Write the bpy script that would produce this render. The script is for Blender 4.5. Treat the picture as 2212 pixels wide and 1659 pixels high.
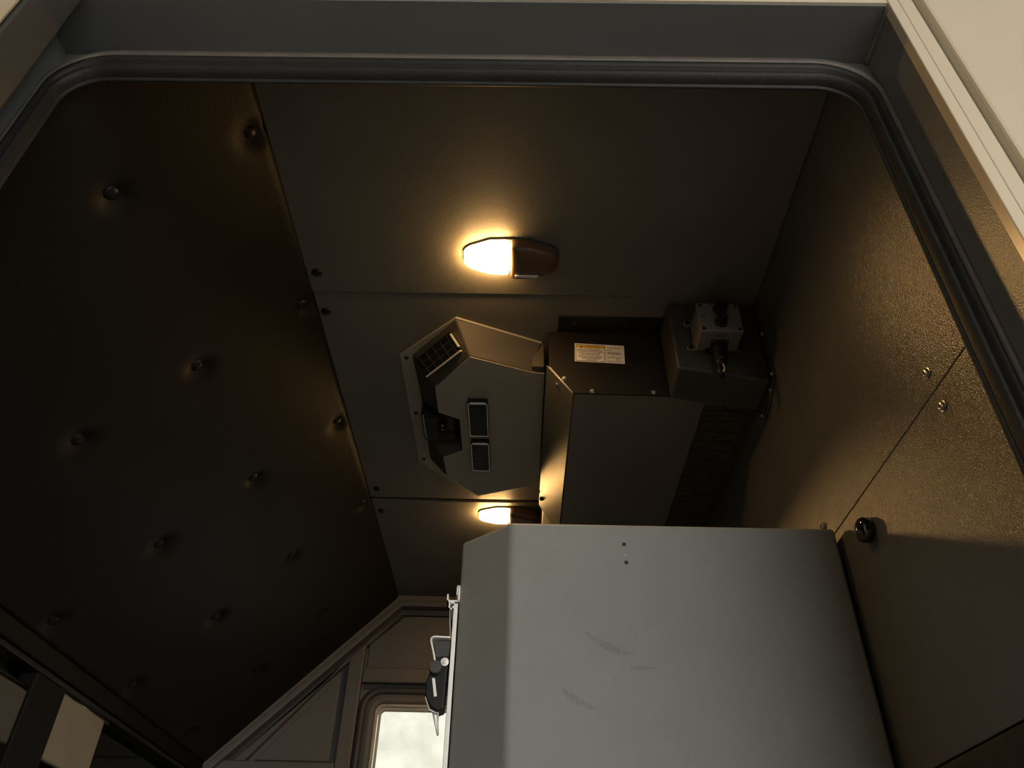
import bpy, bmesh, math, random
from mathutils import Vector, Matrix
random.seed(4)
scene = bpy.context.scene
COL = scene.collection
for o in list(bpy.data.objects):
    bpy.data.objects.remove(o, do_unlink=True)
# all coordinates below are metres from the phone's lens; the lens is held CAM_H above the ground
CAM_H = 1.45
OFF = Vector((0, 0, CAM_H))

# ------------------------------------------------------------------ camera
cam_d = bpy.data.cameras.new('camera')
cam = bpy.data.objects.new('camera', cam_d)
COL.objects.link(cam)
scene.camera = cam
cam_d.sensor_fit = 'HORIZONTAL'
cam_d.sensor_width = 36.0
cam_d.lens = 36.0 * 1686.16 / 2212.0
cam_d.clip_start = 0.01
pit, rol, yaw = 0.66567445, 0.02699295, 0.01606874
R0 = Matrix(((1, 0, 0), (0, -math.sin(pit), math.cos(pit)), (0, math.cos(pit), math.sin(pit))))
Rr = Matrix(((math.cos(rol), -math.sin(rol), 0), (math.sin(rol), math.cos(rol), 0), (0, 0, 1)))
Ry = Matrix(((math.cos(yaw), -math.sin(yaw), 0), (math.sin(yaw), math.cos(yaw), 0), (0, 0, 1)))
RR = Ry @ R0 @ Rr
RR = Matrix([[RR[i][0], RR[i][1], -RR[i][2]] for i in range(3)])
cam.matrix_world = Matrix.Translation(OFF) @ RR.to_4x4()

# ------------------------------------------------------------------ sky, exposure
world = bpy.data.worlds.new('overcast_sky')
scene.world = world
world.use_nodes = True
bg = world.node_tree.nodes['Background']
bg.inputs[0].default_value = (1.0, 0.985, 0.93, 1)
bg.inputs[1].default_value = 5.2
vs = scene.view_settings
vs.view_transform = 'Standard'
vs.look = 'None'
vs.exposure = 0.0
vs.gamma = 1.0
vs.use_curve_mapping = False
LAMP_STRENGTH = 120.0
LAMP_COLOR = (1.0, 0.56, 0.19)

# ------------------------------------------------------------------ materials
MATS = {}
def mat(name, col, rough=0.5, var=0.08, vscale=6.0, bump=0.0, bscale=400.0, metal=0.0, spec=0.5,
        coat=0.0, bump2=0.0, b2scale=30.0, emit=None, estr=0.0, dist=0.002):
    if name in MATS:
        return MATS[name]
    m = bpy.data.materials.new(name)
    m.use_nodes = True
    nt = m.node_tree
    N, L = nt.nodes, nt.links
    b = N['Principled BSDF']
    tc = N.new('ShaderNodeTexCoord')
    nz = N.new('ShaderNodeTexNoise')
    nz.inputs['Scale'].default_value = vscale
    nz.inputs['Detail'].default_value = 5
    L.new(tc.outputs['Object'], nz.inputs['Vector'])
    rp = N.new('ShaderNodeValToRGB')
    rp.color_ramp.elements[0].position = 0.3
    rp.color_ramp.elements[1].position = 0.7
    rp.color_ramp.elements[0].color = tuple(c * (1 - var) for c in col) + (1,)
    rp.color_ramp.elements[1].color = tuple(min(1, c * (1 + var)) for c in col) + (1,)
    L.new(nz.outputs['Fac'], rp.inputs['Fac'])
    L.new(rp.outputs['Color'], b.inputs['Base Color'])
    b.inputs['Roughness'].default_value = rough
    b.inputs['Metallic'].default_value = metal
    b.inputs['Specular IOR Level'].default_value = spec
    b.inputs['Coat Weight'].default_value = coat
    nrm = None
    for st, sc, dt in ((bump2, b2scale, 3), (bump, bscale, 2)):
        if st > 0:
            n2 = N.new('ShaderNodeTexNoise')
            n2.inputs['Scale'].default_value = sc
            n2.inputs['Detail'].default_value = dt
            L.new(tc.outputs['Object'], n2.inputs['Vector'])
            bp = N.new('ShaderNodeBump')
            bp.inputs['Strength'].default_value = st
            bp.inputs['Distance'].default_value = dist
            L.new(n2.outputs['Fac'], bp.inputs['Height'])
            if nrm:
                L.new(nrm, bp.inputs['Normal'])
            nrm = bp.outputs['Normal']
    if nrm:
        L.new(nrm, b.inputs['Normal'])
    if emit:
        b.inputs['Emission Color'].default_value = tuple(emit) + (1,)
        b.inputs['Emission Strength'].default_value = estr
    MATS[name] = m
    return m

HEAD = mat('headliner_vinyl', (0.135, 0.126, 0.106), 0.5, 0.06, 9, 0.25, 700, bump2=0.12, b2scale=60)
SLOPE = mat('padded_black_vinyl', (0.010, 0.0092, 0.0075), 0.5, 0.1, 5, 0.25, 600, bump2=0.15, b2scale=25, spec=0.2)
CAB = mat('grey_textured_plastic', (0.21, 0.213, 0.196), 0.5, 0.09, 5, 0.35, 900)
WALLR = mat('grey_orange_peel_paint', (0.085, 0.084, 0.079), 0.24, 0.05, 6, 0.32, 700, spec=0.9)
WALLD = mat('dark_floor_carpet', (0.03, 0.028, 0.024), 0.9, 0.2, 60, 0.6, 900)
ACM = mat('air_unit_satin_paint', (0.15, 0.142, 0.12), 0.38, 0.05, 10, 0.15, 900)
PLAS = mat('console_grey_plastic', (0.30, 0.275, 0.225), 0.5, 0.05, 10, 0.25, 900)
FLANGE = mat('jamb_grey_paint', (0.165, 0.172, 0.175), 0.35, 0.06, 8, 0.2, 600)
CREAM = mat('cream_body_paint', (0.72, 0.60, 0.44), 0.3, 0.03, 4, 0.0, 100, coat=0.3)
CREAMG = mat('grey_green_sealant', (0.42, 0.42, 0.36), 0.6, 0.05, 20)
RUB = mat('black_rubber', (0.02, 0.019, 0.017), 0.5, 0.15, 40, 0.2, 500, spec=0.2)
RUBB = mat('brown_grey_rubber', (0.15, 0.128, 0.105), 0.5, 0.15, 30, 0.2, 500)
BLK = mat('black_plastic', (0.010, 0.010, 0.010), 0.4, 0.1, 40, spec=0.22)
GLOSS = mat('black_gloss_plastic', (0.01, 0.01, 0.01), 0.12, 0.1, 40, coat=0.5)
STEEL = mat('zinc_steel', (0.55, 0.53, 0.5), 0.3, 0.06, 60, metal=1.0)
ALU = mat('pale_aluminium', (0.75, 0.74, 0.70), 0.45, 0.05, 60, metal=0.4)
BOXW = mat('pale_grey_enclosure', (0.15, 0.145, 0.128), 0.45, 0.04, 30, 0.1, 800)
PAPER = mat('label_white', (0.80, 0.76, 0.70), 0.45, 0.04, 50)
YEL = mat('label_yellow', (0.75, 0.45, 0.03), 0.45, 0.05, 80)
INK = mat('label_ink', (0.04, 0.035, 0.03), 0.5, 0.1, 80)
BACKD = mat('far_door_grey', (0.11, 0.107, 0.1), 0.5, 0.06, 8, 0.2, 600)
BACKDK = mat('far_door_gasket_and_shade', (0.045, 0.046, 0.05), 0.5, 0.1, 20)  # gasket colour, also paints the recess shade beside the far door's corner panel
GASK = mat('pale_window_gasket', (0.5, 0.48, 0.42), 0.4, 0.1, 30)
HDR = mat('black_header_paint', (0.006, 0.006, 0.0055), 0.6, 0.1, 20, spec=0.12)
FLOORM = mat('grey_floor_mat', (0.26, 0.25, 0.23), 0.8, 0.1, 30, 0.4, 300)
VISOR = mat('pale_beige_visor', (0.2, 0.175, 0.125), 0.6, 0.08, 12)
VISORG = mat('grey_visor', (0.05, 0.049, 0.041), 0.6, 0.1, 12)
BLUEG = mat('blue_grey_body_paint', (0.10, 0.13, 0.155), 0.5, 0.15, 4)
GROUND = mat('concrete_ground', (0.24, 0.235, 0.22), 0.9, 0.2, 2, 0.3, 60)
BLOCKER = mat('dark_blocker_boards', (0.022, 0.027, 0.030), 0.8, 0.25, 1.5, 0.2, 40)
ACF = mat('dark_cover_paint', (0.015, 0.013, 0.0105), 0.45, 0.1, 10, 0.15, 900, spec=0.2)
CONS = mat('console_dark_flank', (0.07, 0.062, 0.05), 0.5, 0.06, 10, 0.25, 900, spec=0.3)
HSG = mat('dark_grey_housing', (0.042, 0.043, 0.039), 0.45, 0.08, 10, 0.2, 900, spec=0.35)
SCRN = mat('dark_screen', (0.016, 0.015, 0.013), 0.5, 0.1, 40, spec=0.15)
DEDGE = mat('door_edge_grey', (0.055, 0.05, 0.043), 0.4, 0.06, 8, 0.2, 600, spec=0.4)
HOUSE = mat('lamp_housing_plastic', (0.10, 0.055, 0.03), 0.4, 0.1, 40)
SCUFF = None

def scuff_mat():
    m = bpy.data.materials.new('scuff_smear')
    m.use_nodes = True
    nt = m.node_tree
    N, L = nt.nodes, nt.links
    b = N['Principled BSDF']
    b.inputs['Base Color'].default_value = (0.06, 0.06, 0.055, 1)
    b.inputs['Roughness'].default_value = 0.6
    tc = N.new('ShaderNodeTexCoord')
    nz = N.new('ShaderNodeTexNoise')
    nz.inputs['Scale'].default_value = 320
    nz.inputs['Detail'].default_value = 4
    L.new(tc.outputs['Object'], nz.inputs['Vector'])
    rp = N.new('ShaderNodeValToRGB')
    rp.color_ramp.elements[0].position = 0.40
    rp.color_ramp.elements[0].color = (0.02, 0.02, 0.02, 1)
    rp.color_ramp.elements[1].position = 0.75
    rp.color_ramp.elements[1].color = (0.3, 0.3, 0.3, 1)
    L.new(nz.outputs['Fac'], rp.inputs['Fac'])
    L.new(rp.outputs['Color'], b.inputs['Alpha'])
    return m
SCUFF = scuff_mat()

def glass_mat(name, tint, film, filmcol, fscale):
    """clear sheet with a patchy film of dirt"""
    m = bpy.data.materials.new(name)
    m.use_nodes = True
    nt = m.node_tree
    N, L = nt.nodes, nt.links
    out = N['Material Output']
    N.remove(N['Principled BSDF'])
    tr = N.new('ShaderNodeBsdfTransparent')
    tr.inputs[0].default_value = tuple(tint) + (1,)
    gl = N.new('ShaderNodeBsdfGlossy')
    gl.inputs['Roughness'].default_value = 0.05
    fr = N.new('ShaderNodeFresnel')
    fr.inputs[0].default_value = 1.45
    mx = N.new('ShaderNodeMixShader')
    L.new(fr.outputs[0], mx.inputs[0])
    L.new(tr.outputs[0], mx.inputs[1])
    L.new(gl.outputs[0], mx.inputs[2])
    df = N.new('ShaderNodeBsdfTranslucent')
    df.inputs[0].default_value = tuple(filmcol) + (1,)
    tc = N.new('ShaderNodeTexCoord')
    nz = N.new('ShaderNodeTexNoise')
    nz.inputs['Scale'].default_value = fscale
    nz.inputs['Detail'].default_value = 6
    L.new(tc.outputs['Object'], nz.inputs['Vector'])
    rp = N.new('ShaderNodeValToRGB')
    rp.color_ramp.elements[0].position = 0.35
    rp.color_ramp.elements[0].color = (film * 0.4,) * 3 + (1,)
    rp.color_ramp.elements[1].position = 0.65
    rp.color_ramp.elements[1].color = (film,) * 3 + (1,)
    L.new(nz.outputs['Fac'], rp.inputs['Fac'])
    m2 = N.new('ShaderNodeMixShader')
    L.new(rp.outputs[0], m2.inputs[0])
    L.new(mx.outputs[0], m2.inputs[1])
    L.new(df.outputs[0], m2.inputs[2])
    L.new(m2.outputs[0], out.inputs[0])
    return m
PANE = glass_mat('dirty_clear_glass', (0.50, 0.503, 0.475), 0.30, (0.60, 0.60, 0.54), 14)
TINT = glass_mat('dark_tinted_glass', (0.30, 0.36, 0.40), 0.04, (0.1, 0.12, 0.13), 8)

# ------------------------------------------------------------------ mesh helpers
def empty(name, loc, label=None, cat=None, group=None, kind=None):
    o = bpy.data.objects.new(name, None)
    COL.objects.link(o)
    o.empty_display_size = 0.02
    o.location = Vector(loc) + OFF
    tag(o, label, cat, group, kind)
    return o

def tag(o, label=None, cat=None, group=None, kind=None):
    if label: o['label'] = label
    if cat: o['category'] = cat
    if group: o['group'] = group
    if kind: o['kind'] = kind
    return o

WORLDLOC = {}
def wloc(o):
    v = Vector((0, 0, 0))
    while o is not None:
        v += o.location
        o = o.parent
    return v

def finish(name, bm, m, parent=None, bevel=0.0, smooth=False, seg=2, label=None):
    bmesh.ops.recalc_face_normals(bm, faces=bm.faces[:])
    if parent is None:
        xs = [v.co.x for v in bm.verts]; ys = [v.co.y for v in bm.verts]; zs = [v.co.z for v in bm.verts]
        org = Vector(((min(xs) + max(xs)) / 2, (min(ys) + max(ys)) / 2, min(zs)))
        loc = org + OFF
    else:
        org = wloc(parent) - OFF
        loc = Vector((0, 0, 0))
    for v in bm.verts:
        v.co -= org
    me = bpy.data.meshes.new(name)
    bm.to_mesh(me)
    bm.free()
    if smooth:
        for p in me.polygons:
            p.use_smooth = True
    o = bpy.data.objects.new(name, me)
    COL.objects.link(o)
    o.location = loc
    if parent is not None:
        o.parent = parent
    me.materials.append(m)
    if bevel > 0:
        md = o.modifiers.new('edge_round', 'BEVEL')
        md.width = bevel
        md.segments = seg
        md.limit_method = 'ANGLE'
        md.angle_limit = math.radians(30)
    if label:
        o['label'] = label
    return o

def add_box(bm, x0, x1, y0, y1, z0, z1):
    vs_ = [bm.verts.new(p) for p in ((x0, y0, z0), (x1, y0, z0), (x1, y1, z0), (x0, y1, z0),
                                     (x0, y0, z1), (x1, y0, z1), (x1, y1, z1), (x0, y1, z1))]
    for f in ((0, 3, 2, 1), (4, 5, 6, 7), (0, 1, 5, 4), (1, 2, 6, 5), (2, 3, 7, 6), (3, 0, 4, 7)):
        bm.faces.new([vs_[i] for i in f])

def box(name, x0, x1, y0, y1, z0, z1, m, parent=None, bevel=0.0, **k):
    bm = bmesh.new()
    add_box(bm, x0, x1, y0, y1, z0, z1)
    return finish(name, bm, m, parent, bevel, **k)

def place(axis, a, p):
    """2-D point p on the plane axis = a"""
    if axis == 'x': return (a, p[0], p[1])
    if axis == 'y': return (p[0], a, p[1])
    return (p[0], p[1], a)

def add_prism(bm, pts, axis, a0, a1):
    lo = [bm.verts.new(place(axis, a0, p)) for p in pts]
    hi = [bm.verts.new(place(axis, a1, p)) for p in pts]
    bm.faces.new(lo)
    bm.faces.new(hi[::-1])
    n = len(pts)
    for i in range(n):
        j = (i + 1) % n
        bm.faces.new((lo[i], hi[i], hi[j], lo[j]))

def prism(name, pts, axis, a0, a1, m, parent=None, bevel=0.0, **k):
    bm = bmesh.new()
    add_prism(bm, pts, axis, a0, a1)
    return finish(name, bm, m, parent, bevel, **k)

def frame_of(d):
    d = Vector(d).normalized()
    u = d.orthogonal().normalized()
    return u, d.cross(u), d

def add_lathe(bm, c, d, prof, n=20, cap=True):
    """prof: (radius, height along d)"""
    c = Vector(c)
    u, v, d = frame_of(d)
    rings = []
    for r, h in prof:
        rings.append([bm.verts.new(c + d * h + (u * math.cos(2 * math.pi * i / n) + v * math.sin(2 * math.pi * i / n)) * max(r, 1e-5))
                      for i in range(n)])
    for a, b in zip(rings, rings[1:]):
        for i in range(n):
            j = (i + 1) % n
            bm.faces.new((a[i], a[j], b[j], b[i]))
    if cap:
        bm.faces.new(rings[0][::-1])
        bm.faces.new(rings[-1])

def lathe(name, c, d, prof, m, parent=None, n=20, **k):
    bm = bmesh.new()
    add_lathe(bm, c, d, prof, n)
    return finish(name, bm, m, parent, smooth=k.pop('smooth', False), **k)

def screw(c, d, r, m, parent, name='screw'):
    """pan head with a hex socket"""
    return lathe(name, c, d, [(r * 1.25, 0), (r * 1.25, r * 0.15), (r, r * 0.2), (r * 0.95, r * 0.55), (r * 0.75, r * 0.8),
                              (r * 0.45, r * 0.88), (r * 0.42, r * 0.4), (0, r * 0.4)], m, parent, n=12)

def add_tube(bm, pts, r, n=10):
    pts = [Vector(p) for p in pts]
    rings = []
    for i, p in enumerate(pts):
        d = (pts[min(i + 1, len(pts) - 1)] - pts[max(i - 1, 0)]).normalized()
        u, v, _ = frame_of(d)
        if rings:
            pu = (rings[-1][0].co - pts[i - 1]).normalized()
            u = (pu - d * pu.dot(d)).normalized()
            v = d.cross(u)
        rings.append([bm.verts.new(p + (u * math.cos(2 * math.pi * k / n) + v * math.sin(2 * math.pi * k / n)) * r) for k in range(n)])
    for a, b in zip(rings, rings[1:]):
        for i in range(n):
            j = (i + 1) % n
            bm.faces.new((a[i], a[j], b[j], b[i]))
    bm.faces.new(rings[0][::-1])
    bm.faces.new(rings[-1])

def tube(name, pts, r, m, parent=None, n=10, **k):
    bm = bmesh.new()
    add_tube(bm, pts, r, n)
    return finish(name, bm, m, parent, smooth=True, **k)

def text_part(name, txt, size, origin, xdir, ydir, m, parent):
    cu = bpy.data.curves.new(name + '_outline', 'FONT')
    cu.body = txt
    cu.size = size
    cu.align_x = 'CENTER'
    tmp = bpy.data.objects.new('tmp', cu)
    COL.objects.link(tmp)
    dg = bpy.context.evaluated_depsgraph_get()
    me = bpy.data.meshes.new_from_object(tmp.evaluated_get(dg))
    bpy.data.objects.remove(tmp, do_unlink=True)
    bm = bmesh.new()
    bm.from_mesh(me)
    bpy.data.meshes.remove(me)
    X, Y, O = Vector(xdir), Vector(ydir), Vector(origin)
    for v in bm.verts:
        v.co = O + X * v.co.x + Y * v.co.y
    return finish(name, bm, m, parent)

def rrect(x0, x1, z0, z1, r, n=8):
    """rounded rectangle, counter-clockwise, same count for any size"""
    out = []
    for cx, cz, a0 in ((x1 - r, z1 - r, 0), (x0 + r, z1 - r, 90), (x0 + r, z0 + r, 180), (x1 - r, z0 + r, 270)):
        for i in range(n + 1):
            a = math.radians(a0 + 90 * i / n)
            out.append((cx + r * math.cos(a), cz + r * math.sin(a)))
    return out

def sweep_rings(name, rings, m, parent=None, close=False, smooth=True, axis='y', **k):
    """rings: list of (pts2d, depth); bridges neighbouring loops"""
    bm = bmesh.new()
    vr = [[bm.verts.new(place(axis, y, p)) for p in pts] for pts, y in rings]
    n = len(vr[0])
    pairs = list(zip(vr, vr[1:]))
    if close:
        pairs.append((vr[-1], vr[0]))
    for a, b in pairs:
        for i in range(n):
            j = (i + 1) % n
            bm.faces.new((a[i], a[j], b[j], b[i]))
    return finish(name, bm, m, parent, smooth=smooth, **k)

# main measures of the cab
CZ = 0.90            # ceiling
XR = 0.378           # right-hand wall
YB = 2.146           # far wall
YI = 0.53            # inner face of the near wall
SA = Vector((-0.346, 0, 0.90))       # upper edge of the sloping panel
SB = Vector((-0.7894, 0, 0.4527))    # lower edge
FZ = -0.52           # cab floor

# ================================================================== outside
g = box('floor_ground', -14, 14, -14, 14, -CAM_H - 0.1, -CAM_H, GROUND)
tag(g, 'grey concrete ground outside the cab', None, None, 'structure')
# made-up open-ended shed, added around the vehicle so daylight enters only at its ends
sh = empty('wall_blocker_left', (-2.6, 1.0, -CAM_H), 'added dark shed wall beyond the windscreen, blocking daylight', None, None, 'structure')
for i in range(10):
    box('board', -2.66, -2.6 + 0.012 * (i % 2), -2.6 + i * 0.81, -2.6 + i * 0.81 + 0.80, -CAM_H, 1.9, BLOCKER, sh)
sh2 = empty('wall_blocker_right', (3.4, 1.0, -CAM_H), 'added unseen shed wall on the far right, blocking daylight', None, None, 'structure')
for i in range(10):
    box('board', 3.4 - 0.012 * (i % 2), 3.46, -2.6 + i * 0.81, -2.6 + i * 0.81 + 0.80, -CAM_H, 1.9, BLOCKER, sh2)
sr = box('ceiling_blocker', -2.66, 3.46, -2.6, 5.5, 1.9, 1.96, BLOCKER)
sh3 = empty('wall_blocker_end', (-1.7, -2.6, -CAM_H), 'added unseen end wall behind the camera, blocking daylight from the left', None, None, 'structure')  # added unseen wall closing the left of the opening to steer the daylight
for i in range(6):
    box('board', -2.66 + i * 0.475, -2.66 + i * 0.475 + 0.47, -2.66, -2.6 - 0.01 * (i % 2), -CAM_H, 1.9, BLOCKER, sh3)
tag(sr, 'added unseen shed roof above the vehicle, blocking daylight', None, None, 'structure')

# ================================================================== near wall with the door recess
wf = empty('wall_front', (0, 0.43, FZ), 'near cab wall with the square door recess', None, None, 'structure')
RX0, RX1, RZ1 = -0.512, 0.3730, 0.8100      # recess
YE, YS = 0.388, 0.4525                      # outer skin, flange behind the seal
# outer skin round the recess
box('body_skin', -1.3, RX0, YE, 0.450, -0.75, 1.05, CREAM, wf)
box('body_skin', RX1 + 0.033, 1.3, YE - 0.001, 0.450, -0.75, 1.05, CREAM, wf, 0.003)
box('body_skin', RX0, RX1 + 0.0072, YE, 0.450, RZ1, 1.05, CREAM, wf)
box('corner_post', RX1 + 0.0072, RX1 + 0.033, YE + 0.010, 0.450, RZ1, 1.05, CREAMG, wf)
box('body_skin', RX0, RX1 + 0.033, YE, 0.450, -0.75, FZ, CREAM, wf)
box('corner_post', RX1, RX1 + 0.033, YE + 0.010, 0.450, FZ, RZ1, CREAMG, wf)
box('edge_strip', RX1 - 0.0045, RX1 + 0.0065, YE - 0.0015, YE + 0.010, FZ, 1.05, CREAM, wf, 0.0012)
box('edge_strip', RX1 + 0.0080, RX1 + 0.0225, YE, YE + 0.0102, FZ, 1.05, CREAM, wf, 0.0012)
# the painted lining of the recess: top, right, left
box('recess_lining', RX0, RX1, YE + 0.002, YS, RZ1 - 0.003, RZ1 + 0.002, FLANGE, wf)
box('recess_lining', RX1 - 0.003, RX1 + 0.002, YE + 0.002, YS, FZ, RZ1 - 0.003, FLANGE, wf)
box('recess_lining', RX0 - 0.002, RX0 + 0.003, YE + 0.002, YS, FZ, RZ1 - 0.003, FLANGE, wf)
tube('weld_bead', [(RX1 - 0.004, YE + 0.002 + 0.062 * i / 10, RZ1 - 0.004 - 0.0008 * math.sin(i * 2.1)) for i in range(11)], 0.0028, FLANGE, wf)

# flange with the rounded opening
def opening(d, n=10):
    s = 0.62
    r = max(0.012, 0.068 - d * 0.55)
    return rrect(RX0 + d * s * 0.85, RX1 - d * s, FZ, RZ1 - d, r, n)
hole = opening(0.040)
def outer_for(pts):
    out = []
    x0, x1 = min(p[0] for p in pts), max(p[0] for p in pts)
    z0, z1 = min(p[1] for p in pts), max(p[1] for p in pts)
    for x, z in pts:
        ox = RX1 + 0.08 if x > x1 - 0.07 else (RX0 - 0.08 if x < x0 + 0.07 else x)
        oz = RZ1 + 0.12 if z > z1 - 0.07 else (FZ - 0.02 if z < z0 + 0.07 else z)
        out.append((ox, oz))
    return out
sweep_rings('door_flange', [(hole, YS), (outer_for(hole), YS), (outer_for(hole), YS + 0.004), (hole, YS + 0.004)], FLANGE, wf, close=True, smooth=False)
box('inner_lining', -1.0, RX0 - 0.075, YS, 0.475, FZ, 1.0, HDR, wf)
box('inner_lining', RX1 + 0.075, 0.7, YS, 0.475, FZ, 1.0, HDR, wf)
box('inner_lining', RX0 - 0.075, RX1 + 0.075, YS, 0.475, RZ1 + 0.115, 1.0, HDR, wf)

# door seal: a swept rubber section, outer lip brownish, inner bulb black
seal = empty('trim_1', (0, 0.45, FZ), 'rounded rubber seal around the door opening', None, None, 'structure')
def sec(lst):
    return [(opening(d), YS + y) for d, y in lst]
sweep_rings('outer_lip', sec(((0.0005, 0.0), (0.002, -0.0045), (0.0055, -0.007), (0.011, -0.007), (0.0152, -0.0037), (0.0152, 0.0))), RUBB, seal)
sweep_rings('bulb', sec(((0.0152, 0.0), (0.0155, -0.0055), (0.0184, -0.0087), (0.023, -0.0092), (0.0267, -0.007), (0.0285, -0.0037), (0.0308, -0.0032), (0.0322, -0.0065), (0.0359, -0.0087), (0.0405, -0.0074), (0.0437, -0.0028), (0.045, 0.0018))), RUB, seal)
sweep_rings('inner_edge', sec(((0.045, 0.0018), (0.0475, 0.0025), (0.0492, 0.0040), (0.0475, 0.0056), (0.041, 0.0060), (0.0395, 0.0045))), RUB, seal)

# open door leaf, hinged on the left
dr = empty('door_1', (-0.49, 0.1, FZ), 'open entry door folded back at the left edge', None, None, 'structure')
box('door_edge', -0.511, -0.4570, 0.3440, 0.3865, FZ, 1.02, DEDGE, dr, 0.002)
box('door_leaf', -0.525, -0.4600, -0.42, 0.3435, FZ, 1.02, CREAM, dr, 0.004)

# ================================================================== roof, ceiling panels, sloping panel
cl = empty('ceiling', (0, 1.3, CZ), 'dark cab ceiling of three upholstered panels and a sloping padded side', None, None, 'structure')
box('roof_skin', -0.40, 0.62, 0.44, 2.30, 0.935, 0.965, HDR, cl)
box('seam_backing', -0.36, XR + 0.02, 0.476, YB + 0.03, 0.914, 0.934, HDR, cl)
box('ceiling_panel', -0.345, XR, 0.476, 0.908, 0.8975, 0.913, HEAD, cl, 0.0018, seg=3)
box('ceiling_panel', -0.345, XR, 0.9085, 1.578, 0.900, 0.913, HEAD, cl, 0.002)
box('ceiling_panel', -0.345, XR, 1.590, YB, 0.900, 0.913, HEAD, cl, 0.002)
box('seam_strip', -0.345, XR, 1.578, 1.590, 0.906, 0.913, HDR, cl)
for x, y, z in ((-0.328, 0.864, 0.8975), (-0.3306, 0.956, 0.9), (-0.3235, 1.5374, 0.9), (-0.3265, 1.640, 0.9)):
    lathe('button', (x, y, z), (0, 0, -1), [(0.008, 0), (0.0085, 0.001), (0.007, 0.003), (0.004, 0.0042), (0, 0.0045)], BLK, cl, n=14, smooth=True)
# sloping padded panel
T = (SB - SA).normalized()
SL = (SB - SA).length
NRM = Vector((T.z, 0, -T.x))          # towards the cab interior
if NRM.z > 0:
    NRM = -NRM
fast = []
for s, ys in ((0.021, (0.603, 0.928, 1.256, 1.583, 1.910)), (0.213, (0.597, 0.923, 1.250, 1.573, 1.904)),
              (0.405, (0.600, 0.927, 1.252, 1.587, 1.920)), (0.600, (0.605, 0.932, 1.261, 1.600, 1.944))):
    for y in ys:
        fast.append((s, y))
bm = bmesh.new()
ny, ns = 232, 92
y0s, y1s = 0.458, YB + 0.02
rows = []
for i in range(ns + 1):
    s = -0.005 + (SL + 0.005) * i / ns
    row = []
    for j in range(ny + 1):
        y = y0s + (y1s - y0s) * j / ny
        h = 0.006
        for fs, fy in fast:
            d2 = (s - fs) ** 2 + (y - fy) ** 2
            if d2 < 0.004:
                h -= 0.0120 * math.exp(-d2 / (2 * 0.0125 ** 2))
        e = max(0.0, 0.012 - (s + 0.005))
        h -= e * e / 0.012 * 0.9
        p = SA + T * s + NRM * h
        row.append(bm.verts.new((p.x, y, p.z)))
    rows.append(row)
for a, b in zip(rows, rows[1:]):
    for j in range(ny):
        bm.faces.new((a[j], a[j + 1], b[j + 1], b[j]))
# thickness behind
back = []
for r_ in (rows[0], rows[-1]):
    back.append([bm.verts.new(v.co - NRM * 0.035 + Vector((0, 0, 0))) for v in (r_[0], r_[-1])])
bm.faces.new((back[0][0], back[0][1], back[1][1], back[1][0]))
bm.faces.new(rows[0] + [back[0][1], back[0][0]])
bm.faces.new(rows[-1] + [back[1][1], back[1][0]])
slope = finish('sloping_panel', bm, SLOPE, cl, smooth=True)
for fs, fy in fast:
    p = SA + T * fs + NRM * (-0.0052)
    p.y = fy
    lathe('button', p, NRM, [(0.0098, 0), (0.0102, 0.0014), (0.0082, 0.0040), (0.0045, 0.0054), (0.0012, 0.0058), (0, 0.0058)], BLK, slope, n=16, smooth=True)
p0, p1 = SA - NRM * 0.036, SB - NRM * 0.036
q0, q1 = SA - NRM * 0.06, SB - NRM * 0.06
prism('slope_skin', [(p0.x + 0.05, p0.z + 0.05), (p1.x - 0.03, p1.z - 0.03), (q1.x - 0.03, q1.z - 0.03), (q0.x + 0.05, q0.z + 0.05)], 'y', 0.480, 2.30, HDR, cl)

# ================================================================== right-hand wall
wr = empty('wall_right', (XR, 1.2, FZ), 'grey painted wall on the right with one level seam', None, None, 'structure')
box('wall_panel', XR, XR + 0.012, 0.458, YB, 0.4456, CZ + 0.01, WALLR, wr, 0.0008)
box('wall_panel', XR, XR + 0.012, 0.458, YB, 0.171, 0.4446, WALLR, wr, 0.0008)
box('lower_lining', XR - 0.003, XR + 0.012, 0.458, YB, FZ, 0.1695, WALLD, wr, 0.004)
box('wall_core', XR + 0.012, XR + 0.04, 0.458, YB + 0.1, FZ, CZ + 0.05, HDR, wr)
for y, z in ((0.5656, 0.4655), (0.562, 0.4247), (0.8709, 0.4677)):
    screw((XR - 0.0002, y, z), (-1, 0, 0), 0.0042, STEEL, wr)
kb = lathe('door_bumper', (XR, 0.7589, 0.4040), (-1, 0, 0), [(0.0125, 0), (0.0138, 0.002), (0.0138, 0.0075), (0.0125, 0.011), (0.0085, 0.0135), (0.004, 0.0145), (0, 0.0147)], GLOSS, None, n=28, smooth=True)
tag(kb, 'round glossy black bumper knob on the right wall', 'bumper')

# ================================================================== floor
fl = box('floor', -0.85, 0.45, 0.50, 2.25, FZ - 0.05, FZ, FLOORM)
tag(fl, 'dark cab floor below the frame', None, None, 'structure')

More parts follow.
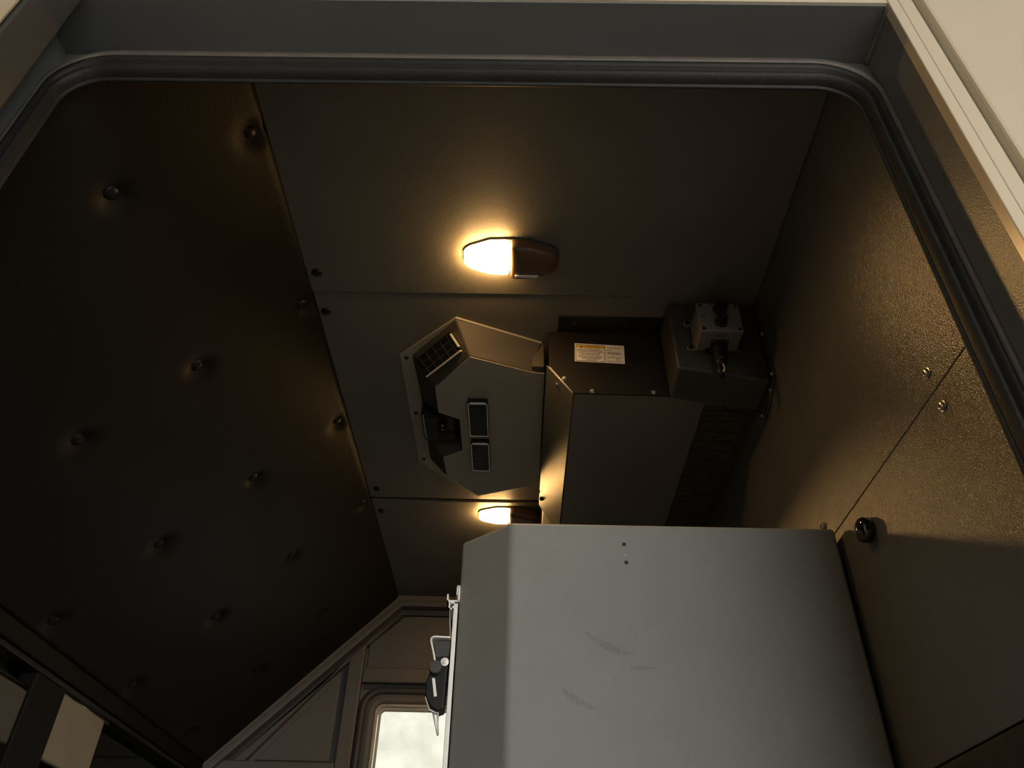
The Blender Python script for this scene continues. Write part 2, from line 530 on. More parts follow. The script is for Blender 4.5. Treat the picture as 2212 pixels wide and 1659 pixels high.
# ================================================================== left wall: header, windscreen, visors
wl = empty('wall_left', (-0.80, 1.3, FZ), 'black windscreen frame under the sloping padded panel', None, None, 'structure')
box('header', -0.86, -0.786, 0.53, 2.19, 0.418, 0.458, HDR, wl, 0.004)
box('header_lip', -0.86, -0.790, 0.53, 2.19, 0.407, 0.4175, BLK, wl, 0.003)
box('centre_post', -0.84, -0.788, 1.308, 1.409, -0.10, 0.4065, HDR, wl, 0.004)
box('near_post', -0.84, -0.788, 0.45, 0.62, -0.10, 0.4065, HDR, wl, 0.004)
box('far_post', -0.84, -0.788, 2.08, 2.20, -0.10, 0.4065, HDR, wl, 0.004)
box('lower_wall', -0.86, -0.79, 0.45, 2.20, FZ, -0.10, HDR, wl)
w1 = empty('window_1', (-0.82, 1.3, -0.10), 'dark tinted windscreen in two panes below the padded slope', None, None, 'structure')
box('pane', -0.824, -0.818, 0.62, 1.308, -0.10, 0.4065, TINT, w1)
box('pane', -0.824, -0.818, 1.409, 2.08, -0.10, 0.4065, TINT, w1)
sv = empty('sun_visor', (-0.797, 1.50, 0.296), 'pale beige flap hanging under the black header, beside the post', 'visor')
box('flap', -0.806, -0.794, 1.4105, 1.590, 0.2965, 0.4035, VISOR, sv, 0.004, seg=3)
tube('hinge_rod', [(-0.800, 1.4105, 0.405), (-0.800, 1.615, 0.405)], 0.003, STEEL, sv)
sv2 = empty('sun_visor', (-0.797, 1.2, 0.292), 'dim grey flap at the left photo edge under the header', 'visor')
box('flap', -0.806, -0.794, 1.10, 1.307, 0.2925, 0.375, VISORG, sv2, 0.004, seg=3)
tube('hinge_rod', [(-0.800, 1.09, 0.380), (-0.800, 1.3075, 0.380)], 0.0045, BLK, sv2)
fd = empty('body_side', (-1.25, 2.2, -0.2), 'blue-grey body panel outside the windscreen, low in the left corner', 'panel')
box('side_panel', -1.65, -0.90, 2.155, 2.20, -0.2, 0.452, BLUEG, fd, 0.006)
box('rub_rail', -1.65, -0.90, 2.142, 2.1545, 0.33, 0.36, BLUEG, fd, 0.003)

# ================================================================== far wall, far door and its window
wb = empty('wall_back', (-0.2, YB, FZ), 'far cab wall framing the opposite door', None, None, 'structure')
def band(d, zlow=0.36):
    return [(zlow - 1.244 + 1.414 * d, zlow), (-0.344 + 0.414 * d, 0.9 - d), (XR, 0.9 - d)]
def band_poly(d0, d1):
    return band(d0) + band(d1)[::-1]
prism('frame_step', band_poly(-0.05, 0.0165), 'y', 2.138, 2.22, HEAD, wb, 0.002)
prism('frame_step', band_poly(0.0165, 0.0345), 'y', 2.128, 2.22, BACKD, wb, 0.004)
d2 = empty('door_2', (-0.2, 2.17, FZ), 'opposite cab door with pressed panels and a bright window', None, None, 'structure')
prism('door_gasket', band_poly(0.0345, 0.050), 'y', 2.158, 2.20, BACKDK, d2)
WX0, WX1, WZ0, WZ1 = -0.372, 0.06, -0.05, 0.604
# back plate pieces round the window
prism('door_skin', [(-0.86, -0.5), (WX0, -0.5), (WX0, 0.872), (-0.344, 0.9), (-0.82, 0.424), (-0.86, 0.30)], 'y', 2.168, 2.20, BACKD, d2)
prism('door_skin', [(WX0, WZ1), (XR, WZ1), (XR, 0.9), (-0.344, 0.9), (WX0, 0.872)], 'y', 2.168, 2.20, BACKD, d2)
box('door_skin', WX1, XR, 2.168, 2.20, -0.5, WZ1, BACKD, d2)
box('door_skin', WX0, WX1, 2.168, 2.20, -0.5, WZ0, BACKD, d2)
# raised pressings
prism('stile', [(-0.459, -0.4), (-0.419, -0.4), (-0.419, 0.7645), (-0.459, 0.7245)], 'y', 2.146, 2.168, BACKD, d2, 0.004)
o_ = band(0.050); i_ = [(0.458 - 1.244 + 1.414 * 0.085 + 0.0, 0.458), (-0.4595, 0.7205)]
prism('sloping_rail', [(-0.7150, 0.4585), (-0.3235, 0.850), (-0.3235, 0.8485), (-0.4170, 0.7660), (-0.4185, 0.7590), (-0.4595, 0.7230), (-0.688, 0.4585)], 'y', 2.148, 2.168, BACKD, d2, 0.003)
box('cross_rail', -0.4185, XR, 2.148, 2.168, 0.6585, 0.6985, BACKD, d2, 0.004)
box('lower_rail', -0.79, -0.4595, 2.146, 2.168, 0.30, 0.458, BACKD, d2, 0.004)
box('shadow_slot', -0.4135, XR, 2.163, 2.168, 0.646, 0.658, BACKDK, d2)
prism('upper_panel', [(-0.412, 0.6995), (XR, 0.6995), (XR, 0.8475), (-0.320, 0.8475), (-0.412, 0.7645)], 'y', 2.160, 2.168, BACKD, d2, 0.003)
prism('corner_panel', [(-0.668, 0.4625), (-0.4775, 0.4625), (-0.4775, 0.6790)], 'y', 2.163, 2.168, BACKD, d2, 0.003)
box('corner_panel_shade', -0.4775, -0.4600, 2.165, 2.168, 0.4625, 0.699, BACKDK, d2)  # dark strip painted in as the recess shadow beside the corner panel
# window surround
def wring(d): return rrect(WX0 - d, WX1 + d, WZ0 - d, WZ1 + d, 0.022 + d * 0.75, 8)
sweep_rings('window_seal', [(wring(d), y) for d, y in ((0.046, 2.168), (0.046, 2.157), (0.038, 2.152), (0.030, 2.154), (0.027, 2.160))], BACKDK, d2)
sweep_rings('window_reveal', [(wring(d), y) for d, y in ((0.027, 2.160), (0.018, 2.155), (0.002, 2.157), (0.0, 2.170), (0.0, 2.20))], BACKD, d2)
sweep_rings('window_gasket', [(wring(d), y) for d, y in ((0.0015, 2.158), (-0.001, 2.154), (-0.005, 2.156), (-0.006, 2.166))], GASK, d2)
sweep_rings('window_gasket', [(wring(d), y) for d, y in ((-0.008, 2.164), (-0.010, 2.161), (-0.013, 2.163), (-0.014, 2.172))], GASK, d2)
box('window_pane', WX0 - 0.004, WX1 + 0.004, 2.176, 2.181, WZ0 - 0.004, WZ1 + 0.004, PANE, d2)

# ================================================================== dome lamps
LENS = mat('glowing_lamp_lens', (0.8, 0.7, 0.5), 0.3, 0.02, 20, emit=LAMP_COLOR, estr=LAMP_STRENGTH)
def lamp_outline(sx, x0, x1, half0, half1, n=6):
    """blunt wedge from the wide end x0 to the narrow end x1 (sx = direction)"""
    pts = [(x0, -half0 + 0.0045), (x0 + sx * 0.0025, -half0 + 0.0008), (x0 + sx * 0.010, -half0), (x0 + sx * 0.030, -half0 + 0.001),
           (x1 - sx * 0.011, -half1 - 0.0025), (x1 - sx * 0.004, -half1 + 0.003), (x1 - sx * 0.0006, -half1 * 0.5)]
    pts = pts + [(x, -y) for x, y in pts[::-1]]
    return pts
def shrink(pts, k, cx):
    return [((x - cx) * k + cx, y * k) for x, y in pts]
def dome_lamp(cx, cy, zc, label):
    e = empty('dome_lamp', (cx, cy, zc), label, 'lamp', 'ceiling dome lamps')
    mv = lambda pts: [(x + cx, y + cy) for x, y in pts]
    lens = lamp_outline(-1, -0.001, -0.071, 0.033, 0.018)
    hou = lamp_outline(1, 0.0015, 0.074, 0.033, 0.018)
    base = shrink(lens, 1.03, -0.03)
    baser = shrink(hou, 1.03, 0.03)
    prism('base', mv(base[2:-2] + baser[::-1][2:-2]), 'z', zc - 0.004, zc, HSG, e, 0.001)
    c = -0.034
    rings = [(mv(shrink(lens, k, c)), zc - h) for k, h in ((1.0, 0.004), (1.0, 0.0085), (0.975, 0.0115), (0.88, 0.0132), (0.6, 0.0142), (0.25, 0.0148), (0.02, 0.015))]
    sweep_rings('lens', rings, LENS, e, axis='z', label='glowing warm white lens')
    c = 0.034
    rings = [(mv(shrink(hou, k, c)), zc - h) for k, h in ((1.0, 0.004), (1.0, 0.017), (0.96, 0.021), (0.84, 0.0235), (0.5, 0.0250), (0.02, 0.0255))]
    b = sweep_rings('switch_housing', rings, HOUSE, e, axis='z')
    box('rocker_switch', cx + 0.008, cx + 0.044, cy + 0.0195, cy + 0.0245, zc - 0.0262, zc - 0.020, ALU, b, 0.001)
    return e
dome_lamp(-0.0215, 0.8205, 0.8975, 'glowing dome lamp on the ceiling panel nearest the door')
dome_lamp(-0.0255, 1.6420, 0.900, 'glowing dome lamp half hidden behind the grey cabinet')

# ================================================================== overhead console
oc = empty('overhead_console', (-0.09, 1.22, CZ), 'grey angular overhead console with two small displays on the ceiling', 'console')
FP = [(-0.113, 0.963), (-0.219, 1.062), (-0.217, 1.4126), (-0.1035, 1.553), (-0.014, 1.521), (0.041, 1.500), (0.041, 1.040), (0.033, 1.024)]
prism('flange', FP, 'z', 0.895, 0.8995, PLAS, oc, 0.001)
# frustum body; the notch on the left is the side pocket
UP = [(-0.113, 0.966), (-0.196, 1.060), (-0.1935, 1.19), (-0.1925, 1.31), (-0.1915, 1.402), (-0.100, 1.535), (-0.016, 1.505), (0.040, 1.485), (0.040, 1.040), (0.030, 1.024)]
LO = [(-0.0881, 1.003), (-0.153, 1.087), (-0.1525, 1.163), (-0.1540, 1.315), (-0.1515, 1.3874), (-0.0896, 1.4647), (-0.0132, 1.4328), (0.0385, 1.410), (0.0385, 1.0443), (0.0153, 1.041)]
bm = bmesh.new()
up = [bm.verts.new((x, y, 0.8955)) for x, y in UP]
lo = [bm.verts.new((x, y, 0.845)) for x, y in LO]
n1 = bm.verts.new((-0.1147, 1.1841, 0.845)); n2 = bm.verts.new((-0.1147, 1.2889, 0.845))
m1 = bm.verts.new((-0.1210, 1.1900, 0.889)); m2 = bm.verts.new((-0.1210, 1.2830, 0.889))
u1 = bm.verts.new((-0.190, 1.178, 0.889)); u2 = bm.verts.new((-0.190, 1.302, 0.889))
k = len(UP)
for i in range(k):
    j = (i + 1) % k
    if i == 2:
        continue
    bm.faces.new((up[i], up[j], lo[j], lo[i]))
bm.faces.new([lo[0], lo[1], lo[2], n1, n2, lo[3], lo[4], lo[5], lo[6], lo[7], lo[8], lo[9]])
bm.faces.new((n1, n2, m2, m1))
bm.faces.new((lo[2], n1, m1, u1)); bm.faces.new((n2, lo[3], u2, m2))
bm.faces.new((u1, m1, m2, u2))
bm.faces.new((up[2], lo[2], u1)); bm.faces.new((up[3], u2, lo[3])); bm.faces.new((up[2], u1, u2, up[3]))
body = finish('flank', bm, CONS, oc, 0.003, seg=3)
prism('bottom_panel', [LO[0], LO[1], LO[2], (-0.1147, 1.1841), (-0.1147, 1.2889)] + LO[3:], 'z', 0.8436, 0.8449, PLAS, oc)
for x, y in ((-0.2065, 1.068), (-0.206, 1.2365), (-0.2045, 1.403)):
    lathe('screw', (x, y, 0.895), (0, 0, -1), [(0.0042, 0), (0.0042, 0.001), (0.003, 0.0026), (0, 0.003)], BLK, oc, n=12)
# switch module in the pocket
pm = box('socket_module', -0.1900, -0.1260, 1.196, 1.277, 0.858, 0.8885, SCRN, oc, 0.004, label='black glossy socket module in the side pocket')
lathe('knob', (-0.150, 1.222, 0.858), (-0.2, -0.1, -1), [(0.009, 0), (0.009, 0.006), (0.007, 0.010), (0.002, 0.0115), (0, 0.0115)], GLOSS, pm, n=20, smooth=True)
box('trim_bar', -0.1860, -0.1835, 1.190, 1.262, 0.853, 0.858, PLAS, pm)
for i in range(4):
    box('fin', -0.1600, -0.1290, 1.246 + i * 0.007, 1.2485 + i * 0.007, 0.855, 0.858, BLK, pm)
# displays
for y0, y1, nm in ((1.1175, 1.2215, 'longer dark display'), (1.2465, 1.3445, 'shorter dark display')):
    x0, x1 = -0.0965, -0.0608
    dsp = box('display', x0, x1, y0, y1, 0.832, 0.8455, SCRN, oc, 0.002, label=nm)
    a, b = rrect(x0 + 0.0005, x1 - 0.0005, y0 + 0.0005, y1 - 0.0005, 0.004, 4), rrect(x0 + 0.0018, x1 - 0.0018, y0 + 0.0018, y1 - 0.0018, 0.003, 4)
    sweep_rings('bezel', [(a, 0.8321), (a, 0.8308), (b, 0.8308), (b, 0.8321)], ALU, dsp, close=True, smooth=False, axis='z')
    box('bezel_tab', x0 + 0.004, x1 - 0.004, y0 - 0.0010, y0 + 0.0008, 0.830, 0.8335, ALU, dsp)
    for i in range(5):
        yy = y0 + (y1 - y0) * (i + 1) / 6
        box('segment', x0 + 0.008, x1 - 0.008, yy - 0.0012, yy + 0.0012, 0.8316, 0.8320, BLK, dsp)
# vent on the front-left slope
A = Vector((-0.1235, 0.9871, 0.8853)); B = Vector((-0.1870, 1.0550, 0.8790)); C = Vector((-0.1641, 1.0664, 0.8513)); D = Vector((-0.1020, 1.0017, 0.8569))
VN = Vector((-0.5098, -0.5458, -0.665))
def vp(s, t, h):
    return (A * (1 - s) + B * s) * (1 - t) + (D * (1 - s) + C * s) * t + VN * h
def slab(name, s0, s1, t0, t1, h0, h1, m, parent, **k):
    bm = bmesh.new()
    v = [bm.verts.new(vp(s, t, h)) for h in (h0, h1) for s, t in ((s0, t0), (s1, t0), (s1, t1), (s0, t1))]
    for f in ((0, 3, 2, 1), (4, 5, 6, 7), (0, 1, 5, 4), (1, 2, 6, 5), (2, 3, 7, 6), (3, 0, 4, 7)):
        bm.faces.new([v[i] for i in f])
    return finish(name, bm, m, parent, **k)
vent = slab('keypad', 0, 1, 0, 1, -0.002, 0.002, BLK, oc, label='dark keypad grid on the sloping corner')
for s in range(5):
    slab('rib', (s + 0.5) / 5 - 0.008, (s + 0.5) / 5 + 0.008, 0.06, 0.92, 0.002, 0.0026, HSG, vent)
for t in (0.33, 0.66):
    slab('rib', 0.04, 0.96, t - 0.018, t + 0.018, 0.002, 0.0025, HSG, vent)
slab('bright_edge', 0.0, 1.0, 0.965, 1.03, 0.0, 0.0062, ALU, vent)
slab('bright_edge', -0.012, 0.012, 0.1, 0.8, 0.0, 0.0042, ALU, vent)
box('end_bracket', 0.0165, 0.0375, 1.030, 1.044, 0.848, 0.895, CONS, oc, 0.0015)
bm = bmesh.new()
add_prism(bm, [(-0.0885, 1.4650), (-0.0130, 1.4332), (-0.0132, 1.4318), (-0.0885, 1.4632)], 'z', 0.8442, 0.8462)
finish('bright_edge', bm, ALU, oc)  # pale strip painted in for lamp light caught on the rear edge

# ================================================================== air-conditioning unit
ac = empty('air_conditioner', (0.21, 1.3, CZ), 'dark boxy air conditioner with a caution label under the ceiling', 'air conditioner')
X0, X1, ZB, YF = 0.0445, 0.3745, 0.7672, 0.9990
GX0, GX1, GY0, GY1 = 0.298, 0.369, 1.022, 1.600
# casing built as sheets so that the grille is a real opening
cs = bmesh.new()
add_prism(cs, [(X0 + 0.006, 0.8990), (X0 + 0.006, 0.822), (0.085, ZB), (0.085, 0.8990)], 'y', YF + 0.002, 1.62)
add_box(cs, 0.085, GX0, YF + 0.002, 1.62, ZB, 0.8990)
add_box(cs, GX0, X1, YF + 0.002, GY0, ZB, 0.8990)
add_box(cs, GX0, X1, GY0, 1.62, 0.815, 0.8990)
add_box(cs, GX1, X1, GY0, 1.62, ZB, 0.815)
add_box(cs, GX0, GX1, GY1, 1.62, ZB, 0.815)
finish('casing', cs, ACM, ac)
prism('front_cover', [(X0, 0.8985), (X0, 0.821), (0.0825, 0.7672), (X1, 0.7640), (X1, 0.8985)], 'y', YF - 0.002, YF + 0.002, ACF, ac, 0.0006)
tube('bright_edge', [(X0 + 0.0005, YF - 0.0018, 0.8200), (0.0820, YF - 0.0018, 0.7672)], 0.0011, ALU, ac)
# sloping side plate with its rear corner cut off
nx, nz = -0.54 / 0.667, -0.39 / 0.667
def sp(t, y, h):
    x = 0.0420 + (0.0835 - 0.0420) * t; z = 0.8242 + (0.7665 - 0.8242) * t
    return Vector((x + nx * h, y, z + nz * h))
bm = bmesh.new()
ol = [(0, YF - 0.001), (1, YF - 0.001), (1, 1.615), (0.55, 1.615), (0.55, 1.4776), (0, 1.4600), (0, 1.410), (0.03, 1.410), (0.03, 1.400), (0, 1.400)]
a_ = [bm.verts.new(sp(t, y, 0.0)) for t, y in ol]; b_ = [bm.verts.new(sp(t, y, 0.002)) for t, y in ol]
bm.faces.new(a_); bm.faces.new(b_[::-1])
for i in range(len(ol)):
    j = (i + 1) % len(ol)
    bm.faces.new((a_[i], b_[i], b_[j], a_[j]))
finish('side_plate', bm, ACM, ac)
screw(sp(0.10, 1.4258, 0.002), (nx, 0, nz), 0.0042, BLK, ac, 'bolt')
for x, z in ((0.0700, 0.797), (0.1143, 0.7715), (0.2126, 0.7710)):
    screw((x, YF - 0.0018, z), (0, -1, 0), 0.0036, STEEL, ac, 'bolt')
screw(sp(0.42, 1.004 + 0.012, 0.002) - Vector((0.016, 0, -0.02)) * 0, (nx, 0, nz), 0.003, STEEL, ac, 'bolt')
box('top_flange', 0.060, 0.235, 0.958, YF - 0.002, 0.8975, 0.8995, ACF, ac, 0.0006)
for x in (0.0889, 0.1767):
    lathe('bolt', (x, 0.975, 0.8975), (0, 0, -1), [(0.009, 0), (0.009, 0.001), (0.0055, 0.0012), (0.005, 0.004), (0, 0.0045)], ACF, ac, n=12)
# grille bars
gr = empty('grille', (0.333, 1.3, ZB)) ; gr.parent = ac; gr.location = Vector((0.333, 1.3, ZB)) - Vector((0.21, 1.3, CZ))
box('bar', 0.3310, 0.3350, GY0, GY1, ZB + 0.0002, ZB + 0.003, HSG, gr)
yy = GY0 + 0.022
while yy < GY1 - 0.01:
    box('bar', GX0, GX1, yy - 0.0028, yy + 0.0028, ZB + 0.0003, ZB + 0.0028, HSG, gr)
    yy += 0.0300
bm = bmesh.new()
add_prism(bm, [(0.3690, 0.7668), (0.3778, 0.7668), (0.3778, 0.742), (0.3764, 0.742), (0.3760, 0.7655), (0.3690, 0.7655)], 'y', 1.005, 1.60)
finish('wall_angle', bm, HSG, ac)
# caution label
def lab(name, u0, u1, v0, v1, m, parent, h=0.0):
    """u to the right 0..1, v down 0..1 on the tilted sticker"""
    def q(u, v):
        x = 0.0882 + 0.0830 * u
        z = 0.8727 - 0.0400 * v - 0.0042 * u + 0.0005 * v
        return (x - 0.001 * v, z)
    bm = bmesh.new()
    add_prism(bm, [q(u0, v0), q(u1, v0), q(u1, v1), q(u0, v1)], 'y', YF - 0.0026 - h, YF - 0.002)
    return finish(name, bm, m, parent)
st = lab('caution_label', 0, 1, 0, 1, PAPER, ac)
st['label'] = 'white and yellow caution sticker'
lab('yellow_band', 0.03, 0.60, 0.10, 0.235, YEL, st, 0.0002)
for a in ((0.02, 0.61, 0.06, 0.085), (0.02, 0.61, 0.945, 0.97), (0.02, 0.028, 0.06, 0.97), (0.598, 0.61, 0.06, 0.97)):
    lab('border', a[0], a[1], a[2], a[3], INK, st, 0.0002)
text_part('caution_word', 'CAUTION', 0.0056, (0.0882 + 0.083 * 0.355, YF - 0.00305, 0.8727 - 0.0400 * 0.215 - 0.0042 * 0.33), (1, 0, -0.05), (0, 0, 1), INK, st)
bm = bmesh.new()
tx, tz = 0.0882 + 0.083 * 0.105, 0.8727 - 0.0400 * 0.215 - 0.0007
add_prism(bm, [(tx, tz), (tx + 0.0052, tz - 0.0002), (tx + 0.0026, tz + 0.0045)], 'y', YF - 0.0031, YF - 0.002)
finish('warning_triangle', bm, INK, st)
random.seed(9)
for v, a, b in ((0.30, 0.08, 0.52), (0.37, 0.05, 0.56), (0.445, 0.06, 0.57), (0.53, 0.08, 0.52), (0.60, 0.10, 0.50), (0.69, 0.06, 0.55), (0.76, 0.09, 0.54), (0.83, 0.16, 0.50), (0.895, 0.24, 0.44),
                (0.17, 0.65, 0.93), (0.30, 0.64, 0.76), (0.43, 0.66, 0.92), (0.50, 0.65, 0.94), (0.60, 0.75, 0.80), (0.70, 0.66, 0.92), (0.80, 0.83, 0.88), (0.91, 0.65, 0.95)):
    x = a
    while x < b:
        w = min(b - x, random.uniform(0.015, 0.055))
        lab('print', x, x + w, v - 0.014, v + 0.014, INK, st, 0.0002)
        x += w + 0.008

# ================================================================== control bracket and switch box
cb = empty('control_housing', (0.31, 0.96, 0.735), 'dark grey folded housing carrying the switch box, fixed to the right wall', 'housing')
prism('shell', [(0.2345, 0.8960), (0.3745, 0.8960), (0.3745, 0.7358), (0.2375, 0.7590)], 'y', 0.9200, 0.9965, HSG, cb, 0.004, seg=3)
prism('wall_flange', [(0.906, 0.8955), (0.906, 0.735), (0.950, 0.712), (0.996, 0.712), (0.996, 0.8955)], 'x', 0.3750, 0.3778, HSG, cb, 0.001)
for y, z in ((0.9125, 0.825), (0.9115, 0.7440), (0.930, 0.7270), (0.985, 0.7200)):
    screw((0.3750, y, z), (-1, 0, 0), 0.0028, STEEL, cb)
sb = empty('switch_box', (0.30, 0.90, 0.79), 'pale grey switch box with two black rotary knobs under the ceiling', 'switch box')
bx0, bx1, bz0, bz1, by0, by1 = 0.2675, 0.3308, 0.7912, 0.8482, 0.8700, 0.9195
box('enclosure', bx0, bx1, by0 + 0.008, by1 - 0.0035, bz0, bz1, BOXW, sb, 0.002, seg=2)
lid = box('lid', bx0 - 0.0008, bx1 + 0.0008, by0, by0 + 0.0078, bz0 - 0.0008, bz1 + 0.0008, BOXW, sb, 0.002, seg=2)
box('base_plate', bx0 - 0.001, bx1 + 0.001, by1 - 0.0034, by1 + 0.0003, bz0 + 0.002, bz1, BOXW, sb, 0.001)
for x, z in ((0.2612, 0.7985), (0.2612, 0.8485), (0.3375, 0.7985), (0.3375, 0.8485)):
    s = 1 if x < 0.3 else -1
    pts = [(x + s * 0.0085, z - 0.006), (x + s * 0.0085, z + 0.006)] + [(x + math.cos(math.radians(a)) * 0.006 * -s * -1, z + math.sin(math.radians(a)) * 0.006) for a in ((90, 120, 150, 180, 210, 240, 270) if s > 0 else (90, 60, 30, 0, -30, -60, -90))]
    ear = prism('mounting_ear', pts, 'y', by1 - 0.0034, by1 + 0.0003, BOXW, sb)
    lathe('bolt', (x, by1 - 0.0034, z), (0, -1, 0), [(0.0042, 0), (0.0042, 0.0012), (0.002, 0.0014), (0, 0.0012)], BLK, ear, n=14)
for x, z in ((bx0 + 0.0045, bz1 - 0.0045), (bx1 - 0.0045, bz1 - 0.0045), (bx0 + 0.0045, bz0 + 0.0045), (bx1 - 0.0045, bz0 + 0.0045)):
    lathe('screw', (x, by0, z), (0, -1, 0), [(0.0030, 0), (0.0030, 0.0004), (0.0018, 0.0005), (0, 0.0003)], BLK, lid, n=14)
for x, z, tw in ((0.2995, 0.8340, -25), (0.2990, 0.8080, 90)):
    kn = lathe('knob', (x, by0, z), (0, -1, 0), [(0.0095, 0), (0.0095, 0.004), (0.0082, 0.005), (0.0078, 0.013), (0.0070, 0.0142), (0, 0.0142)], BLK, sb, n=24)
    t = math.radians(tw)
    dx, dz = math.cos(t), math.sin(t)
    prism('grip', [(x - dx * 0.0078 - dz * 0.0024, z - dz * 0.0078 + dx * 0.0024), (x - dx * 0.0078 + dz * 0.0024, z - dz * 0.0078 - dx * 0.0024),
                   (x + dx * 0.0115 + dz * 0.0024, z + dz * 0.0115 - dx * 0.0024), (x + dx * 0.0115 - dz * 0.0024, z + dz * 0.0115 + dx * 0.0024)], 'y', by0 - 0.0185, by0 - 0.0050, BLK, kn, 0.0008)
# small printed marks on lid and underside
box('print', 0.2740, 0.2760, by0 - 0.0002, by0 + 0.0005, 0.8210, 0.8230, INK, lid)
for a in ((0.2715, 0.2795, 0.8245, 0.8249), (0.2715, 0.2795, 0.8185, 0.8189), (0.2715, 0.2719, 0.8185, 0.8249), (0.2791, 0.2795, 0.8185, 0.8249), (0.2860, 0.2900, 0.8450, 0.8462)):
    box('print', a[0], a[1], by0 - 0.0002, by0 + 0.0005, a[2], a[3], BLK, lid)
for i in range(5):
    box('print', 0.2925 + i * 0.0030, 0.2950 + i * 0.0030, 0.8795, 0.8812, bz0 - 0.0003, bz0 + 0.0004, INK, sb)
for i in range(3):
    box('print', 0.2945 + i * 0.0034, 0.2972 + i * 0.0034, 0.8825, 0.8837, bz0 - 0.0003, bz0 + 0.0004, INK, sb)
cn = box('connector_flange', 0.2868, 0.3132, 0.8885, 0.9145, bz0 - 0.0035, bz0, BLK, sb, 0.0015)
for x in (0.2897, 0.3103):
    for y in (0.8915, 0.9115):
        lathe('screw', (x, y, bz0 - 0.0035), (0, 0, -1), [(0.0014, 0), (0.0012, 0.0007), (0, 0.001)], STEEL, cn, n=10)
lathe('connector', (0.3000, 0.9000, bz0 - 0.0030), (-0.06, -0.04, -1), [(0.0098, 0), (0.0098, 0.006), (0.0112, 0.0065), (0.0112, 0.0140), (0.0098, 0.0150), (0.0098, 0.022), (0.0105, 0.0225), (0.0105, 0.030), (0.0085, 0.033), (0.0075, 0.040), (0.006, 0.042), (0, 0.042)], BLK, cn, n=24)
box('hinge_tab', 0.2800, 0.2870, 0.9080, 0.9150, bz0 - 0.006, bz0 - 0.0020, BLK, cn)
tube('cable', [(0.2975, 0.8985, 0.752), (0.2955, 0.8975, 0.744), (0.2945, 0.898, 0.736), (0.2942, 0.900, 0.726)], 0.0055, BLK, sb)
tube('cable_tie', [(0.2975, 0.8935, 0.748), (0.2990, 0.8920, 0.741), (0.2985, 0.8915, 0.735), (0.2965, 0.8920, 0.730)], 0.0011, ALU, sb)

# ================================================================== grey cabinet
ct = empty('cabinet', (0.15, 0.94, FZ), 'tall grey textured cabinet with a chamfered left corner and scuffed front', 'cabinet')
cz1 = 0.4425
fp = [(-0.0094, 0.8282), (0.3660, 0.8282)]
for a in range(-80, 1, 16):
    fp.append((0.3660 + 0.0055 * math.cos(math.radians(a)), 0.8337 + 0.0055 * math.sin(math.radians(a))))
fp += [(0.3715, 1.10), (-0.0698, 1.10), (-0.0698, 0.8832)]
bm = bmesh.new()
add_prism(bm, fp, 'z', FZ + 0.001, cz1)
finish('shell', bm, CAB, ct, 0.004, seg=3)
def hole_on(x, z, r):
    lathe('screw_hole', (x, 0.8287, z), (0, -1, 0), [(r, 0), (r, 0.0006), (r * 0.7, 0.0007), (0, 0.0006)], BLK, ct, n=16)
hole_on(0.1219, 0.4164, 0.0024)
hole_on(0.1230, 0.3937, 0.0024)
lathe('rivet', (0.1227, 0.8283, 0.4029), (0, -1, 0), [(0.0007, 0), (0.0006, 0.0004), (0, 0.0005)], ALU, ct, n=10)
def scuff(pts, w):
    bm = bmesh.new()
    L_, R_ = [], []
    n = len(pts)
    for i, (x, z) in enumerate(pts):
        a = pts[max(i - 1, 0)]; b = pts[min(i + 1, n - 1)]
        d = Vector((b[0] - a[0], b[1] - a[1])).normalized()
        ww = w * (0.25 + math.sin(math.pi * i / (n - 1)))
        L_.append(bm.verts.new((x - d.y * ww, 0.82805, z + d.x * ww)))
        R_.append(bm.verts.new((x + d.y * ww, 0.82805, z - d.x * ww)))
    for i in range(n - 1):
        bm.faces.new((L_[i], L_[i + 1], R_[i + 1], R_[i]))
    return finish('scuff_mark', bm, SCUFF, ct)
scuff([(0.0733, 0.3118), (0.0847, 0.3024), (0.0979, 0.2953), (0.1122, 0.2902), (0.1240, 0.2879)], 0.0030)
scuff([(0.0472, 0.2505), (0.0561, 0.2436), (0.0673, 0.2372), (0.0821, 0.2306)], 0.0032)
scuff([(0.1142, 0.2723), (0.1224, 0.2744), (0.1367, 0.2746), (0.1497, 0.2754)], 0.0016)
scuff([(0.0979, 0.2632), (0.1051, 0.2611)], 0.0030)
scuff([(0.1392, 0.3550), (0.1443, 0.3524)], 0.0030)
scuff([(0.1224, 0.3876), (0.1239, 0.3692)], 0.0016)

# ================================================================== sliding panel, rail and latch on the cabinet's left side
def e2(u, v):
    return (-0.068 + (u - 993) * 0.000634, 0.354 + (1318 - v) * 0.000600)
def rbox(bm, u0, u1, v0, v1, y0, y1):
    a, b = e2(u0, v1), e2(u1, v0)
    add_box(bm, a[0], b[0], y0, y1, a[1], b[1])
pn = empty('partition_panel', (-0.072, 1.0, FZ), 'thin partition panel seen edge-on beside the grey cabinet', 'panel')
box('sheet', -0.0745, -0.0715, 0.8820, 1.095, FZ, 0.3615, TINT, pn)
box('edge_trim', -0.0755, -0.0705, 0.8795, 0.8825, FZ, 0.3620, ALU, pn, 0.0006)
rl = bmesh.new()
for a in ((988.5, 991.8, 1270, 1301), (986, 991.8, 1268.5, 1271.5), (985.3, 987.6, 1268.5, 1288), (968, 991, 1299, 1302), (968, 970.6, 1287, 1302),
          (972.5, 975.2, 1302, 1318), (972.5, 981.5, 1315.3, 1318), (979, 981.5, 1311.5, 1318), (976, 982.5, 1302, 1306)):
    rbox(rl, a[0], a[1], a[2], a[3], 0.8780, 1.0950)
rl = finish('channel_rail', rl, ALU, pn)
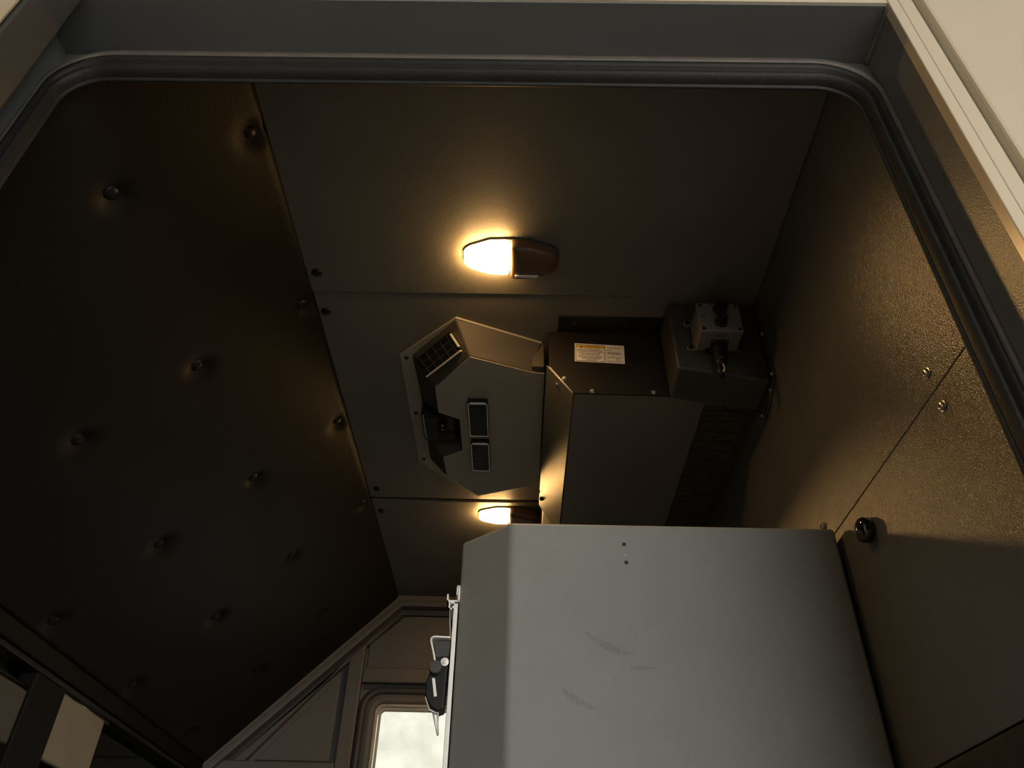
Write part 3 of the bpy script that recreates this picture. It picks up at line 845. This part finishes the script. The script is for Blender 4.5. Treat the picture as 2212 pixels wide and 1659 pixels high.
tube('pull_cord', [(e2(973, 1304)[0], 0.8800, e2(973, 1304)[1]), (e2(976, 1335)[0], 0.8800, e2(976, 1335)[1]), (e2(979, 1372)[0], 0.8800, e2(979, 1372)[1])], 0.0005, ALU, pn)
lt = empty('panel_latch', (-0.082, 0.88, 0.24), 'black latch with a round knob and folded metal bracket, left of the cabinet', 'latch')
bm = bmesh.new()
path = [(980, 1375), (951, 1374), (946.5, 1377), (946, 1382), (951, 1400), (957, 1424)]
for a, b in zip(path, path[1:]):
    pa, pb = Vector(e2(*a)), Vector(e2(*b))
    d = (pb - pa).normalized(); nn = Vector((-d.y, d.x)) * 0.0009
    add_prism(bm, [tuple(pa + nn), tuple(pa - nn), tuple(pb - nn + d * 0.0004), tuple(pb + nn + d * 0.0004)], 'y', 0.8745, 0.905)
finish('folded_bracket', bm, ALU, lt)
prism('catch_block', [e2(953, 1380), e2(980, 1380), e2(977, 1445), e2(958, 1430), e2(954, 1404)], 'y', 0.8800, 0.904, HSG, lt)
lbod = prism('latch_body', [e2(953, 1412), e2(979, 1408), e2(976, 1504), e2(966, 1508), e2(953, 1500), e2(943, 1480), e2(943, 1456), e2(949, 1436)], 'y', 0.8765, 0.8995, BLK, lt, 0.0015)
kx, kz = e2(958, 1433)
lathe('knob', (kx, 0.8765, kz), (0, -1, 0), [(0.0070, 0), (0.0074, 0.0010), (0.0074, 0.0060), (0.0066, 0.0072), (0, 0.0074)], HSG, lt, n=24)
sx, sz = e2(973, 1421)
lathe('washer_screw', (sx, 0.8760, sz), (0, -1, 0), [(0.0046, 0), (0.0046, 0.0008), (0.0024, 0.0010), (0.0022, 0.0022), (0.001, 0.0024), (0, 0.0016)], ALU, lt, n=18)
prism('name_strip', [e2(953, 1451), e2(958, 1451), e2(964, 1483), e2(959, 1484)], 'y', 0.8753, 0.8765, ALU, lbod)
tube('wire_loop', [(e2(944, 1484)[0], 0.8775, e2(944, 1484)[1]), (e2(952, 1505)[0], 0.8775, e2(952, 1505)[1]), (e2(966, 1512)[0], 0.8775, e2(966, 1512)[1])], 0.0008, ALU, lt)
tube('stay_rod', [(e2(959, 1509)[0], 0.8790, e2(959, 1509)[1]), (e2(970, 1548)[0], 0.8790, e2(970, 1548)[1])], 0.0011, ALU, lt)
tube('stay_rod', [(e2(967, 1509)[0], 0.8790, e2(967, 1509)[1]), (e2(970, 1548)[0], 0.8790, e2(970, 1548)[1])], 0.0011, ALU, lt)
